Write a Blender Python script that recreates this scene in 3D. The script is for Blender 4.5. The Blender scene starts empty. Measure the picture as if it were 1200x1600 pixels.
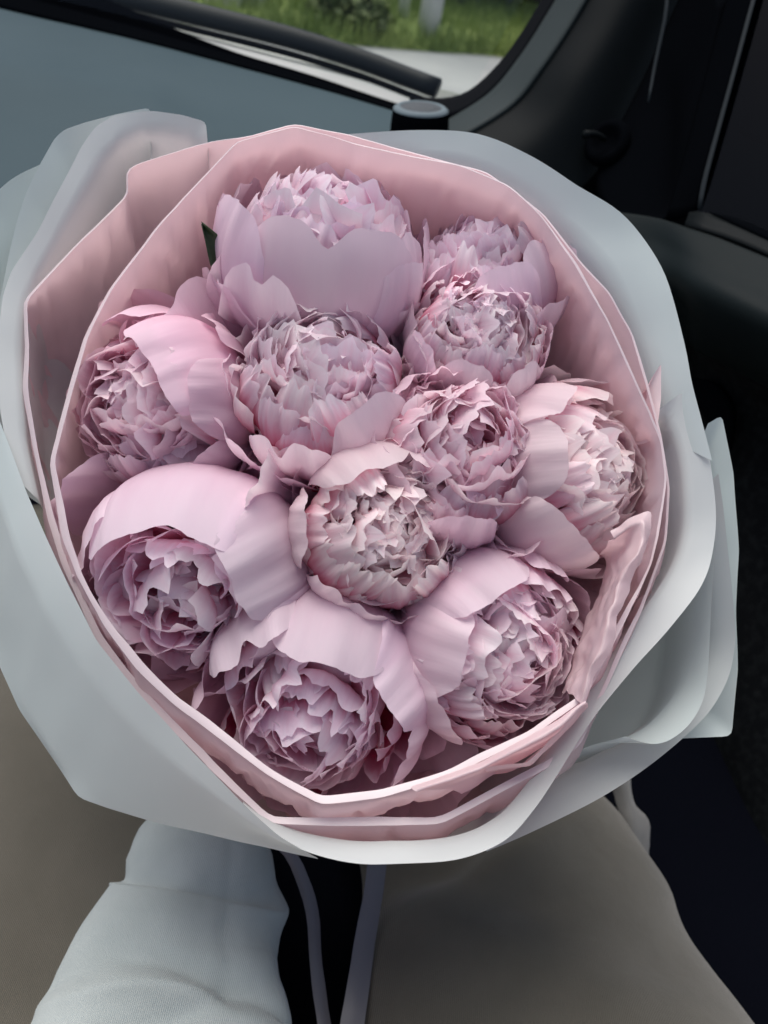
import bpy, bmesh, math, random
from mathutils import Vector, Matrix, noise

random.seed(7)
SC = bpy.context.scene
COL = SC.collection
R = math.radians

# ---------------------------------------------------------------- camera
PITCH, ROLL, FPX = R(38), R(12), 1201.0
CAM = Vector((0, 0, 1.18))
FWD = Vector((0, math.cos(PITCH), -math.sin(PITCH)))
_r0 = Vector((1, 0, 0)); _u0 = Vector((0, math.sin(PITCH), math.cos(PITCH)))
RT = _r0 * math.cos(ROLL) + _u0 * math.sin(ROLL)
UP = _u0 * math.cos(ROLL) - _r0 * math.sin(ROLL)
cd = bpy.data.cameras.new('camera'); cam = bpy.data.objects.new('camera', cd); COL.objects.link(cam)
cam.matrix_world = Matrix(((RT.x, UP.x, -FWD.x, CAM.x), (RT.y, UP.y, -FWD.y, CAM.y), (RT.z, UP.z, -FWD.z, CAM.z), (0, 0, 0, 1)))
cd.sensor_fit = 'VERTICAL'; cd.sensor_height = 32; cd.lens = 32 * FPX / 1600
cd.clip_start = .02; cd.clip_end = 2000
cd.dof.use_dof = True; cd.dof.focus_distance = .41; cd.dof.aperture_fstop = 7.5
SC.camera = cam

# ---------------------------------------------------------------- sky, sun, exposure
SUN_EL, SUN_AZ = R(70), R(-48)            # high, ahead and to the left
w = bpy.data.worlds.new('World'); SC.world = w; w.use_nodes = True
nt = w.node_tree; bg = nt.nodes['Background']
sky = nt.nodes.new('ShaderNodeTexSky'); sky.sky_type = 'NISHITA'; sky.sun_disc = False
sky.sun_elevation = SUN_EL; sky.sun_rotation = SUN_AZ; sky.dust_density = 4.0; sky.air_density = 1.0; sky.ozone_density = .4
nt.links.new(sky.outputs[0], bg.inputs[0]); bg.inputs[1].default_value = .10
ld = bpy.data.lights.new('sun', 'SUN'); sun = bpy.data.objects.new('sun', ld); COL.objects.link(sun)
ld.energy = 2.6; ld.angle = R(55); ld.color = (1, .985, .95)
sd = Vector((math.sin(SUN_AZ) * math.cos(SUN_EL), math.cos(SUN_AZ) * math.cos(SUN_EL), math.sin(SUN_EL)))
sun.rotation_euler = sd.to_track_quat('Z', 'Y').to_euler()
SC.view_settings.view_transform = 'Standard'; SC.view_settings.look = 'None'
SC.view_settings.exposure = 0.14; SC.view_settings.gamma = 1; SC.view_settings.use_curve_mapping = False
SC.cycles.use_denoising = True
SC.cycles.max_bounces = 9; SC.cycles.diffuse_bounces = 8; SC.cycles.glossy_bounces = 2; SC.cycles.transparent_max_bounces = 8

# ---------------------------------------------------------------- helpers
def at(px, py, d):
    return CAM + FWD * d + RT * ((px - 600) / FPX * d) + UP * ((800 - py) / FPX * d)
def on_ground(px, py, z=0.0):
    r = FWD + RT * ((px - 600) / FPX) + UP * ((800 - py) / FPX)
    return CAM + r * ((z - CAM.z) / r.z)
def cdir(x, y, z):                      # direction: right, up, toward the viewer
    return (RT * x + UP * y - FWD * z).normalized()
def lerp(a, b, t): return a + (b - a) * t

def tag(o, label=None, cat=None, group=None, kind=None):
    if label: o['label'] = label
    if cat: o['category'] = cat
    if group: o['group'] = group
    if kind: o['kind'] = kind
    return o
def empty(name, loc):
    o = bpy.data.objects.new(name, None); o.location = loc; o.empty_display_size = .02; COL.objects.link(o); return o
def link(name, me, mat, parent=None, smooth=True):
    if mat and not me.materials: me.materials.append(mat)
    if smooth: me.polygons.foreach_set('use_smooth', [True] * len(me.polygons))
    o = bpy.data.objects.new(name, me); COL.objects.link(o)
    if parent:
        o.parent = parent; o.matrix_parent_inverse = Matrix.Translation(-parent.location)
    return o
def mesh(name, V, F):
    me = bpy.data.meshes.new(name); me.from_pydata([tuple(v) for v in V], [], F); me.update(); return me
def grid_faces(n, m, closed=False):
    F = []
    for i in range(n - 1):
        for j in range(m if closed else m - 1):
            k = (j + 1) % m
            F.append((i * m + j, i * m + k, (i + 1) * m + k, (i + 1) * m + j))
    return F
def catmull(P, n, closed=False):
    P = [Vector(p) for p in P]; k = len(P); segs = k if closed else k - 1
    D = [[]]; pts = []
    for s in range(segs):
        p0 = P[(s - 1) % k] if closed or s else P[0]; p1 = P[s]; p2 = P[(s + 1) % k]
        p3 = P[(s + 2) % k] if closed or s + 2 < k else P[-1]
        for q in range(12):
            t = q / 12
            pts.append(.5 * ((2 * p1) + (p2 - p0) * t + (2 * p0 - 5 * p1 + 4 * p2 - p3) * t * t + (3 * p1 - p0 - 3 * p2 + p3) * t ** 3))
    pts.append(P[0] if closed else P[-1])
    return resample(pts, n, closed)
def resample(P, n, closed=False):
    P = [Vector(p) for p in P]
    L = [0]
    for a, b in zip(P, P[1:]): L.append(L[-1] + (b - a).length)
    out = []; j = 0
    for i in range(n):
        s = L[-1] * i / (n if closed else n - 1)
        while j < len(P) - 2 and L[j + 1] < s: j += 1
        seg = L[j + 1] - L[j]
        out.append(P[j].lerp(P[j + 1], 0 if seg < 1e-9 else min(1, (s - L[j]) / seg)))
    return out
def facet(P, n, closed=False, soft=1):   # nearly straight runs between corners
    P = [Vector(p) for p in P]
    q = resample(P + [P[0]] if closed else P, n, closed)
    for _ in range(soft):
        q = [(q[i - 1] + q[i] * 2 + q[(i + 1) % n]) / 4 if (closed or 0 < i < n - 1) else q[i] for i in range(n)]
    return q

# ---------------------------------------------------------------- materials
def mat(name, col, rough=.6, **k):
    m = bpy.data.materials.new(name); m.use_nodes = True; b = m.node_tree.nodes['Principled BSDF']
    b.inputs['Base Color'].default_value = (*col, 1); b.inputs['Roughness'].default_value = rough
    for a, v in k.items(): b.inputs[a.replace('_', ' ')].default_value = v
    return m
def N(m, t, **k):
    n = m.node_tree.nodes.new(t)
    for a, v in k.items(): setattr(n, a, v)
    return n
def L(m, a, b): m.node_tree.links.new(a, b)
def bump(m, scale, strength, dist=.001, detail=3, coord='Object', stretch=None, tex='ShaderNodeTexNoise'):
    b = m.node_tree.nodes['Principled BSDF']; tc = N(m, 'ShaderNodeTexCoord'); t = N(m, tex)
    t.inputs['Scale'].default_value = scale
    if 'Detail' in t.inputs: t.inputs['Detail'].default_value = detail
    src = tc.outputs[coord]
    if stretch:
        mp = N(m, 'ShaderNodeMapping'); mp.inputs['Scale'].default_value = stretch; L(m, src, mp.inputs[0]); src = mp.outputs[0]
    L(m, src, t.inputs['Vector']); bp = N(m, 'ShaderNodeBump'); bp.inputs['Strength'].default_value = strength; bp.inputs['Distance'].default_value = dist
    L(m, t.outputs[0], bp.inputs['Height'])
    prev = b.inputs['Normal']
    if prev.is_linked: L(m, prev.links[0].from_socket, bp.inputs['Normal'])
    L(m, bp.outputs[0], prev); return t
def mottle(m, scale, c1, c2, detail=4, lo=.35, hi=.65, coord='Object'):
    b = m.node_tree.nodes['Principled BSDF']; tc = N(m, 'ShaderNodeTexCoord'); t = N(m, 'ShaderNodeTexNoise')
    t.inputs['Scale'].default_value = scale; t.inputs['Detail'].default_value = detail
    L(m, tc.outputs[coord], t.inputs['Vector']); r = N(m, 'ShaderNodeValToRGB')
    r.color_ramp.elements[0].position = lo; r.color_ramp.elements[0].color = (*c1, 1)
    r.color_ramp.elements[1].position = hi; r.color_ramp.elements[1].color = (*c2, 1)
    L(m, t.outputs[0], r.inputs[0]); L(m, r.outputs[0], b.inputs['Base Color']); return r
def translucent(m, amount, col=None):
    nt = m.node_tree; b = nt.nodes['Principled BSDF']; out = nt.nodes['Material Output']
    tr = N(m, 'ShaderNodeBsdfTranslucent'); mx = N(m, 'ShaderNodeMixShader'); mx.inputs[0].default_value = amount
    src = b.inputs['Base Color']
    if col: tr.inputs[0].default_value = (*col, 1)
    elif src.is_linked: L(m, src.links[0].from_socket, tr.inputs[0])
    else: tr.inputs[0].default_value = src.default_value
    if b.inputs['Normal'].is_linked: L(m, b.inputs['Normal'].links[0].from_socket, tr.inputs['Normal'])
    L(m, b.outputs[0], mx.inputs[1]); L(m, tr.outputs[0], mx.inputs[2]); L(m, mx.outputs[0], out.inputs[0])

def petal_mat(name, stops, rough=.55, trans=.3):
    m = mat(name, (.8, .6, .7), rough); b = m.node_tree.nodes['Principled BSDF']
    b.inputs['Sheen Weight'].default_value = .15
    b.inputs['Specular IOR Level'].default_value = .3
    a = N(m, 'ShaderNodeAttribute', attribute_name='pet'); s = N(m, 'ShaderNodeSeparateColor'); L(m, a.outputs['Color'], s.inputs[0])
    # veins run lengthwise: noise stretched along the petal
    cv = N(m, 'ShaderNodeCombineXYZ')
    mu = N(m, 'ShaderNodeMath', operation='MULTIPLY'); mu.inputs[1].default_value = 13; L(m, s.outputs[1], mu.inputs[0]); L(m, mu.outputs[0], cv.inputs[0])
    mv = N(m, 'ShaderNodeMath', operation='MULTIPLY'); mv.inputs[1].default_value = 3.0; L(m, s.outputs[0], mv.inputs[0]); L(m, mv.outputs[0], cv.inputs[1])
    oi = N(m, 'ShaderNodeObjectInfo'); mr = N(m, 'ShaderNodeMath', operation='MULTIPLY'); mr.inputs[1].default_value = 60; L(m, oi.outputs['Random'], mr.inputs[0]); L(m, mr.outputs[0], cv.inputs[2])
    nz = N(m, 'ShaderNodeTexNoise'); nz.inputs['Scale'].default_value = 1; nz.inputs['Detail'].default_value = 2; L(m, cv.outputs[0], nz.inputs['Vector'])
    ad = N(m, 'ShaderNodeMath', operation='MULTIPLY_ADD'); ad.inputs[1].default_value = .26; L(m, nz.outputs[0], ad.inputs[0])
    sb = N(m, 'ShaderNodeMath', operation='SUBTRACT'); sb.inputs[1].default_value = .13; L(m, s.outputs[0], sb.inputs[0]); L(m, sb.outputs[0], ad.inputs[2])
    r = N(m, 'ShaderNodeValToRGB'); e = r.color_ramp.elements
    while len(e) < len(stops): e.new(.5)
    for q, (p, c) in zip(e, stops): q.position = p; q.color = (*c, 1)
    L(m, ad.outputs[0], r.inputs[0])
    mx = N(m, 'ShaderNodeMix', data_type='RGBA', blend_type='MULTIPLY'); mx.inputs[0].default_value = 1
    L(m, r.outputs[0], mx.inputs[6]); L(m, oi.outputs['Color'], mx.inputs[7])
    hs = N(m, 'ShaderNodeHueSaturation'); mp = N(m, 'ShaderNodeMapRange'); mp.inputs[3].default_value = .86; mp.inputs[4].default_value = 1.06
    L(m, oi.outputs['Random'], mp.inputs[0]); L(m, mp.outputs[0], hs.inputs['Value']); L(m, mx.outputs[2], hs.inputs['Color'])
    L(m, hs.outputs[0], b.inputs['Base Color'])
    bp = N(m, 'ShaderNodeBump'); bp.inputs['Strength'].default_value = .30; bp.inputs['Distance'].default_value = .0012
    L(m, nz.outputs[0], bp.inputs['Height']); L(m, bp.outputs[0], b.inputs['Normal'])
    translucent(m, trans); return m
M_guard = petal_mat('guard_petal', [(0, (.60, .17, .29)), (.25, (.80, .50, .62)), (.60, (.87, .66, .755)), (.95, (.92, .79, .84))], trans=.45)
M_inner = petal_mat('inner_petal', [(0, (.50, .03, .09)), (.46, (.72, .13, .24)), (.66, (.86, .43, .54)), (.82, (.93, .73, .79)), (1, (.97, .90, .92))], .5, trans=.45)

def paper_mat(name, col, rough, trans, tcol, crease, coat=0):
    m = mat(name, col, rough, Coat_Weight=coat, Coat_Roughness=.3)
    m.node_tree.nodes['Principled BSDF'].inputs['Specular IOR Level'].default_value = .45
    t = bump(m, 16, crease, .004, 3)
    if crease > .15:
        t = bump(m, 13, crease * .9, .003, 2); t.noise_type = 'RIDGED_MULTIFRACTAL'
    translucent(m, trans, tcol); return m
M_pink = paper_mat('pink_film', (.85, .69, .715), .30, .40, (.88, .63, .66), .24, .35)
M_fold = paper_mat('pink_film_fold', (.80, .69, .715), .30, .25, (.8, .62, .65), .2, .5)
M_white = paper_mat('white_matte_film', (.64, .73, .725), .42, .30, (.74, .76, .74), .16, .1)
M_blush = paper_mat('blush_white_film', (.65, .70, .70), .42, .34, (.78, .69, .68), .16, .1)

def cloth(name, c1, c2, wave=260, strength=.5):
    m = mat(name, c1, .9, Sheen_Weight=.3); mottle(m, 18, c1, c2)
    t = bump(m, wave, strength, .0008, 1, tex='ShaderNodeTexWave'); t.inputs['Distortion'].default_value = .6
    bump(m, 40, .25, .003, 3); return m
M_trouser = cloth('beige_twill', (.088, .080, .061), (.104, .094, .073))
M_sleeve = cloth('white_twill', (.40, .45, .44), (.46, .51, .50))
M_coat = cloth('grey_beige_cloth', (.13, .128, .12), (.16, .158, .15))
M_skin = mat('skin', (.55, .33, .25), .5, Subsurface_Weight=.1)
M_stem = mat('stem_green', (.07, .14, .04), .5); mottle(M_stem, 60, (.05, .11, .03), (.10, .18, .05))
M_leaf = mat('leaf_green', (.03, .055, .022), .42); mottle(M_leaf, 50, (.022, .045, .018), (.045, .075, .03)); bump(M_leaf, 160, .3, .0008); translucent(M_leaf, .2)
M_ribbon = mat('grey_satin_ribbon', (.19, .185, .21), .35, Sheen_Weight=.4); bump(M_ribbon, 900, .2, .0004, 1, stretch=(1, 1, .2)); translucent(M_ribbon, .3)
M_dash = mat('dashboard_vinyl', (.075, .11, .125), .55); bump(M_dash, 900, .35, .0006, 2); mottle(M_dash, 3, (.050, .078, .090), (.060, .090, .103))
M_black = mat('black_plastic', (.0025, .003, .004), .5); bump(M_black, 700, .3, .0005, 2)
M_rubber = mat('black_rubber', (.012, .013, .015), .7); bump(M_rubber, 300, .2, .0005)
M_pillar = mat('pillar_plastic', (.006, .008, .009), .5); bump(M_pillar, 800, .3, .0005, 2)
M_door = mat('door_vinyl', (.009, .013, .014), .45); bump(M_door, 700, .4, .0006, 2)
M_grey = mat('grey_grille', (.16, .20, .22), .5); bump(M_grey, 500, .3, .0005)
M_seat = mat('seat_fabric', (.003, .0035, .006), .95); bump(M_seat, 500, .4, .0008)
M_chrome = mat('satin_trim', (.032, .038, .042), .4)
def glass_mat(name, tint):
    m = bpy.data.materials.new(name); m.use_nodes = True; nt = m.node_tree; nt.nodes.clear()
    o = N(m, 'ShaderNodeOutputMaterial'); t = N(m, 'ShaderNodeBsdfTransparent'); t.inputs[0].default_value = (*tint, 1)
    g = N(m, 'ShaderNodeBsdfGlossy'); g.inputs['Roughness'].default_value = .02; f = N(m, 'ShaderNodeFresnel'); f.inputs[0].default_value = 1.3
    x = N(m, 'ShaderNodeMixShader'); L(m, f.outputs[0], x.inputs[0]); L(m, t.outputs[0], x.inputs[1]); L(m, g.outputs[0], x.inputs[2]); L(m, x.outputs[0], o.inputs[0]); return m
for m_ in (M_dash, M_door, M_black, M_pillar, M_seat, M_grey, M_chrome): m_.node_tree.nodes['Principled BSDF'].inputs['Specular IOR Level'].default_value = .06
for m_ in (M_black, M_rubber, M_seat): m_.node_tree.nodes['Principled BSDF'].inputs['Specular IOR Level'].default_value = 0
M_glass = glass_mat('windscreen_glass', (.94, .97, .96))
M_tint = glass_mat('tinted_glass', (.10, .13, .16))

def solidify(o, th, off=0):
    md = o.modifiers.new('thickness', 'SOLIDIFY'); md.thickness = th; md.offset = off; return o
def bevel(o, wd, seg=2):
    md = o.modifiers.new('edges', 'BEVEL'); md.width = wd; md.segments = seg; md.limit_method = 'ANGLE'; return o

# lofted sheet from rows of points (already Vectors, all of one length)
def sheet(name, rows, material, parent=None, m=14, crinkle=0.0, freq=30, closed=False, thick=.0003, smooth_rows=True, seed=0, edge_keep=False):
    n = len(rows[0]); cols = []
    for j in range(n):
        c = [r[j] for r in rows]
        cols.append(catmull(c, m) if smooth_rows and len(c) > 2 else resample(c, m))
    V = []
    for i in range(m):
        for j in range(n):
            p = cols[j][i].copy()
            if crinkle:
                a = crinkle * (1 if not edge_keep else min(1, .25 + i / m * 3))
                q = p * freq + Vector((seed * 7.1, seed * 3.3, 0))
                p += noise.noise_vector(q) * a + noise.noise_vector(q * 2.7) * a * .4
            V.append(p)
    o = link(name, mesh(name, V, grid_faces(m, n, closed)), material, parent)
    if thick: solidify(o, thick)
    return o
def px_rows(rows, n=40, kind='smooth'):
    return [(catmull if kind == 'smooth' else facet)([at(*p) for p in r], n) for r in rows]
# a tube lofted through stations (left px, right px, py, depth of centre, flatness)
def px_tube(name, stations, material, parent=None, n=40, m=40, folds=0.0, freq=14, seed=0, cap=True, squash=.8, extra=None):
    C = catmull([at((l + r) / 2, y, d) for l, r, y, d in stations], m)
    Wd = catmull([Vector(((r - l) / 2 / FPX * d, 0, 0)) for l, r, y, d in stations], m)
    # widths resampled by station parameter, not by length
    k = len(stations) - 1; wid = []
    Lc = [0]; ctrl = [at((l + r) / 2, y, d) for l, r, y, d in stations]
    for a, b in zip(ctrl, ctrl[1:]): Lc.append(Lc[-1] + (b - a).length)
    hw = [(r - l) / 2 / FPX * d for l, r, y, d in stations]
    for i in range(m):
        s = Lc[-1] * i / (m - 1); j = 0
        while j < k - 1 and Lc[j + 1] < s: j += 1
        t = (s - Lc[j]) / (Lc[j + 1] - Lc[j]); t2 = t * t * (3 - 2 * t)
        wid.append(lerp(hw[j], hw[j + 1], .5 * t + .5 * t2))
    V = []
    for i in range(m):
        T = (C[min(i + 1, m - 1)] - C[max(i - 1, 0)]).normalized()
        X = (RT - T * RT.dot(T)).normalized(); Y = T.cross(X)
        for j in range(n):
            a = 2 * math.pi * j / n
            p = C[i] + X * (math.cos(a) * wid[i]) + Y * (math.sin(a) * wid[i] * squash)
            if folds:
                q = C[i] * 3 + (p - C[i]) * freq + Vector((seed, 0, seed * 2))
                p += (p - C[i]).normalized() * (noise.noise(q) * folds + noise.noise(q * 2.3) * folds * .4)
            if extra: p = extra(p, i / (m - 1), a, C[i])
            V.append(p)
    F = grid_faces(m, n, True)
    if cap: F += [tuple(range(n)), tuple(range((m - 1) * n, m * n))[::-1]]
    return link(name, mesh(name, V, F), material, parent)
def box(name, lo, hi, material, parent=None, bev=.01, mtx=None):
    V = [Vector((x, y, z)) for x in (lo[0], hi[0]) for y in (lo[1], hi[1]) for z in (lo[2], hi[2])]
    if mtx: V = [mtx @ v for v in V]
    F = [(0, 1, 3, 2), (4, 6, 7, 5), (0, 4, 5, 1), (2, 3, 7, 6), (0, 2, 6, 4), (1, 5, 7, 3)]
    o = link(name, mesh(name, V, F), material, parent, smooth=False)
    if bev: bevel(o, bev, 3)
    return o
def tube(name, P, r0, r1, material, parent=None, n=8, m=12):
    C = catmull(P, m); V = []
    for i, c in enumerate(C):
        T = (C[min(i + 1, m - 1)] - C[max(i - 1, 0)]).normalized()
        X = T.orthogonal().normalized() if i == 0 else (X - T * X.dot(T)).normalized(); Y = T.cross(X); r = lerp(r0, r1, i / (m - 1))
        V += [c + (X * math.cos(2 * math.pi * j / n) + Y * math.sin(2 * math.pi * j / n)) * r for j in range(n)]
    return link(name, mesh(name, V, grid_faces(m, n, True) + [tuple(range(n))[::-1], tuple(range((m - 1) * n, m * n))]), material, parent)
def disc(name, c, ax, prof, material, parent=None, n=40):   # lathe: prof = [(radius, height)]
    Z = ax.normalized(); X = Z.orthogonal().normalized(); Y = Z.cross(X); V = []
    for r, h in prof:
        V += [c + Z * h + (X * math.cos(2 * math.pi * j / n) + Y * math.sin(2 * math.pi * j / n)) * r for j in range(n)]
    return link(name, mesh(name, V, grid_faces(len(prof), n, True) + [tuple(range((len(prof) - 1) * n, len(prof) * n))]), material, parent)

# ================================================================ outside
def structure():
    g = mat('ground_paving', (.30, .31, .29), .9); mottle(g, .8, (.34, .35, .34), (.44, .45, .43)); bump(g, 30, .4, .02)
    o = link('ground', mesh('ground', [(-400, -400, 0), (400, -400, 0), (400, 400, 0), (-400, 400, 0)], [(0, 1, 2, 3)]), g); tag(o, kind='structure')
    a = on_ground(330, 72); b = on_ground(700, 66); c = on_ground(900, 66)
    y0 = max(4.5, min(a.y, b.y, c.y)); return y0
structure()
def verge():
    m = mat('verge_grass', (.06, .11, .02), .8); mottle(m, 1.5, (.20, .28, .07), (.36, .44, .13)); bump(m, 20, .5, .03)
    # near edge of the verge follows the road
    near = [on_ground(x, y) for x, y in ((150, -15), (330, 40), (470, 62), (560, 72), (680, 82), (800, 92), (980, 130))]
    near = catmull(near, 50); far = [p + Vector((0, 14, 0)) for p in near]
    V = []; rows = 10; random.seed(3)
    for i in range(rows):
        for j in range(50):
            p = near[j].lerp(far[j], (i / (rows - 1)) ** 1.6); V.append(Vector((p.x, p.y, .004 if i == 0 else .08 + .1 * noise.noise(p * .8) + .05 * i)))
    o = link('grass_bank', mesh('grass_bank', V, grid_faces(rows, 50)), m); tag(o, kind='structure')
    # grass blades
    V = []; F = []
    for _ in range(14000):
        j = random.random() * 48; t = random.random() ** 1.5 * .5; p = near[int(j)].lerp(near[int(j) + 1], j % 1) + Vector((0, 14 * t, .02 + .12 * min(1, t * 8)))
        h = random.uniform(.08, .28); a = random.random() * 6.28; wv = Vector((math.cos(a), math.sin(a), 0)) * .012; le = Vector((random.uniform(-.1, .1), random.uniform(-.1, .1), h)); k = len(V)
        V += [p - wv, p + wv, p + le]; F.append((k, k + 1, k + 2))
    o = link('grass', mesh('grass', V, F), m); tag(o, 'green roadside grass beyond the windscreen', 'grass', kind='stuff')
verge()
M_bark = mat('bark', (.10, .085, .07), .9); mottle(M_bark, 8, (.06, .05, .045), (.15, .13, .11)); bump(M_bark, 18, .8, .03, stretch=(1, 1, .2))
M_pole = mat('concrete_pole', (.50, .50, .46), .8); mottle(M_pole, 4, (.60, .60, .56), (.70, .70, .66)); bump(M_pole, 40, .3, .005)
M_folk = mat('foliage', (.035, .055, .03), .7); mottle(M_folk, 1.2, (.05, .065, .045), (.12, .145, .09))
def pole(px, py, r, h, label):
    b = on_ground(px, py); t = empty('utility_pole', b)
    tube('shaft', [b, b + Vector((0, 0, h / 2)), b + Vector((0, 0, h))], r, r * .7, M_pole, t, 14)
    box('crossarm', b + Vector((-.7, -.05, h - .6)), b + Vector((.7, .05, h - .5)), M_bark, t, .01)
    tag(t, label, 'pole', 'poles on the grass verge')
pole(664, 74, .12, 6.5, 'thick pale concrete pole standing on the grass verge')
pole(624, 58, .065, 6.0, 'thinner grey pole beside the thick pale pole')
def tree(px, py, h, r, seed, label, n=1500):
    random.seed(seed); b = on_ground(px, py); b = Vector((b.x, b.y + 1.8, .1)); t = empty('roadside_tree', b)
    tk = tube('trunk', [b, b + Vector((.1, 0, h * .3)), b + Vector((-.1, .1, h * .75))], r, r * .35, M_bark, t, 10)
    for k in range(4):
        a = random.random() * 6.28; z = h * random.uniform(.25, .5); s = b + Vector((0, 0, z)); e = s + Vector((math.cos(a) * h * .3, math.sin(a) * h * .3, h * .25))
        tube('limb', [s, s.lerp(e, .5) + Vector((0, 0, -.1)), e], r * .4, r * .12, M_bark, tk, 6, 6)
    V = []; F = []
    cl = [b + Vector((random.gauss(0, h * .22), random.gauss(0, h * .2), h * random.uniform(.12, .95))) for _ in range(26)]
    for _ in range(n):
        p = random.choice(cl) + Vector([random.gauss(0, h * .06) for _ in range(3)]); s = random.uniform(.08, .2); x = Vector([random.gauss(0, 1) for _ in range(3)]).normalized() * s; y = x.orthogonal().normalized() * s * .6; k = len(V)
        if p.z < .05: continue
        V += [p - x, p + y, p + x, p - y]; F.append((k, k + 1, k + 2, k + 3))
    link('crown', mesh('crown', V, F), M_folk, t, smooth=False)
    tag(t, label, 'tree', 'trees behind the grass verge')
for k, (px, py, h, r, lb) in enumerate([(520, 8, 6, .22, 'dark leafy tree with a stout trunk behind the yellow-green bush'), (590, 20, 5.5, .16, 'dark leafy tree directly behind the thin pole'),
        (705, 42, 6, .13, 'slim dark tree beside the thick pale pole on its pillar side'), (775, 50, 5, .15, 'dark leafy tree standing close beside the windscreen pillar'), (440, -16, 6, .2, 'dark leafy tree above the wiper behind bright grass'), (640, 6, 7, .2, 'tall dark tree between the two poles'), (830, 60, 6, .2, 'dark leafy tree mostly hidden by the windscreen pillar')]):
    tree(px, py, h, r, 20 + k, lb)
# low hedge in front of the trees, and two pale gate posts
def shrub(px, py, s, seed, label):
    random.seed(seed); b = on_ground(px, py); b.z = .05; t = empty('roadside_shrub', b); V = []; F = []
    m = M_shrub
    for _ in range(900):
        d = Vector([random.gauss(0, 1) for _ in range(3)]).normalized(); p = b + Vector((d.x * s, d.y * s, abs(d.z) * s * .9 + .05)) * random.uniform(.6, 1.08)
        p.z = max(p.z - b.z, .0) + b.z; q = random.uniform(.03, .08); x = Vector([random.gauss(0, 1) for _ in range(3)]).normalized() * q; y = x.orthogonal().normalized() * q * .6; k = len(V)
        V += [p - x, p + y, p + x, p - y]; F.append((k, k + 1, k + 2, k + 3))
    link('foliage', mesh('foliage', V, F), m, t, smooth=False)
    for k in range(3): tube('stem', [b, b + Vector((random.uniform(-.3, .3) * s, 0, s * .4)), b + Vector((random.uniform(-.5, .5) * s, 0, s * .8))], .015, .006, M_bark, t, 6, 5)
    tag(t, label, 'shrub')
M_shrub = mat('shrub_leaves', (.09, .13, .03), .7); mottle(M_shrub, 5, (.05, .08, .02), (.14, .18, .05))
shrub(545, 58, .42, 5, 'yellow-green bush on the verge between gate posts and poles')
for k, (px, lb) in enumerate(((352, 'pale cream gate post farther from the poles'), (386, 'pale cream gate post nearer the grass'))):
    b = on_ground(px, 30); t = empty('gate_post', b)
    box('post', b + Vector((-.16, -.16, 0)), b + Vector((.16, .16, 1.8)), mat('cream_render', (.62, .60, .47), .8), t, .01)
    box('cap', b + Vector((-.2, -.2, 1.8)), b + Vector((.2, .2, 1.9)), M_pole, t, .02); tag(t, lb, 'gate post', 'cream gate posts')

# ================================================================ car cabin
car = empty('car', Vector((-.3, .2, 0)))
tag(car, 'dark car cabin with grey dashboard, windscreen, black pillar and passenger door', 'car')
# dashboard: top pad, rolled crease, front face
rows = [[(-260, -50, 1.06), (0, 14, 1.04), (200, 61, 1.03), (400, 113, 1.02), (610, 173, 1.0), (760, 232, .98)],
        [(-260, -10, .98), (0, 60, .95), (220, 110, .95), (400, 155, .95), (610, 205, .94), (760, 250, .93)],
        [(-260, 28, .90), (0, 99, .87), (220, 150, .87), (330, 184, .88), (610, 240, .89), (780, 280, .88)],
        [(-260, 62, .865), (0, 128, .84), (220, 178, .84), (330, 208, .85), (610, 262, .87), (780, 300, .86)],
        [(-260, 300, .71), (0, 330, .70), (220, 380, .71), (400, 400, .73), (610, 430, .78), (790, 440, .82)],
        [(-260, 700, 1.0), (0, 700, .98), (220, 720, .98), (400, 720, .98), (610, 720, .98), (800, 720, .98)]]
dash = sheet('dashboard', px_rows(rows, 50), M_dash, car, m=60, crinkle=.0010, freq=8, thick=.004, smooth_rows=False)
# black defroster band at the foot of the windscreen
rows = [[(-260, -52, 1.055), (0, 12, 1.035), (200, 59, 1.025), (400, 111, 1.015), (610, 172, .995), (720, 215, .98)],
        [(-260, -75, 1.09), (0, -22, 1.07), (200, 36, 1.06), (330, 75, 1.06), (480, 118, 1.055), (600, 158, 1.045), (720, 192, 1.02)],
        [(-260, -110, 1.10), (0, -60, 1.09), (120, -20, 1.085), (270, 46, 1.08), (400, 95, 1.075), (560, 145, 1.065), (640, 172, 1.05), (725, 190, 1.03)]]
sheet('defroster_strip', px_rows(rows, 50), M_black, car, m=14, thick=.004)
# pale bonnet edge outside
rows = [[(262, 44, 1.25), (400, 80, 1.25), (560, 122, 1.22), (690, 165, 1.18)],
        [(262, 30, 1.5), (400, 70, 1.5), (560, 108, 1.45), (720, 150, 1.4)]]
M_bon = mat('bonnet_paint', (.34, .35, .32), .35, Coat_Weight=.5); mottle(M_bon, 6, (.42, .43, .39), (.50, .51, .47))
sheet('bonnet', px_rows(rows, 30), M_bon, car, m=8, thick=.004)
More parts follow.
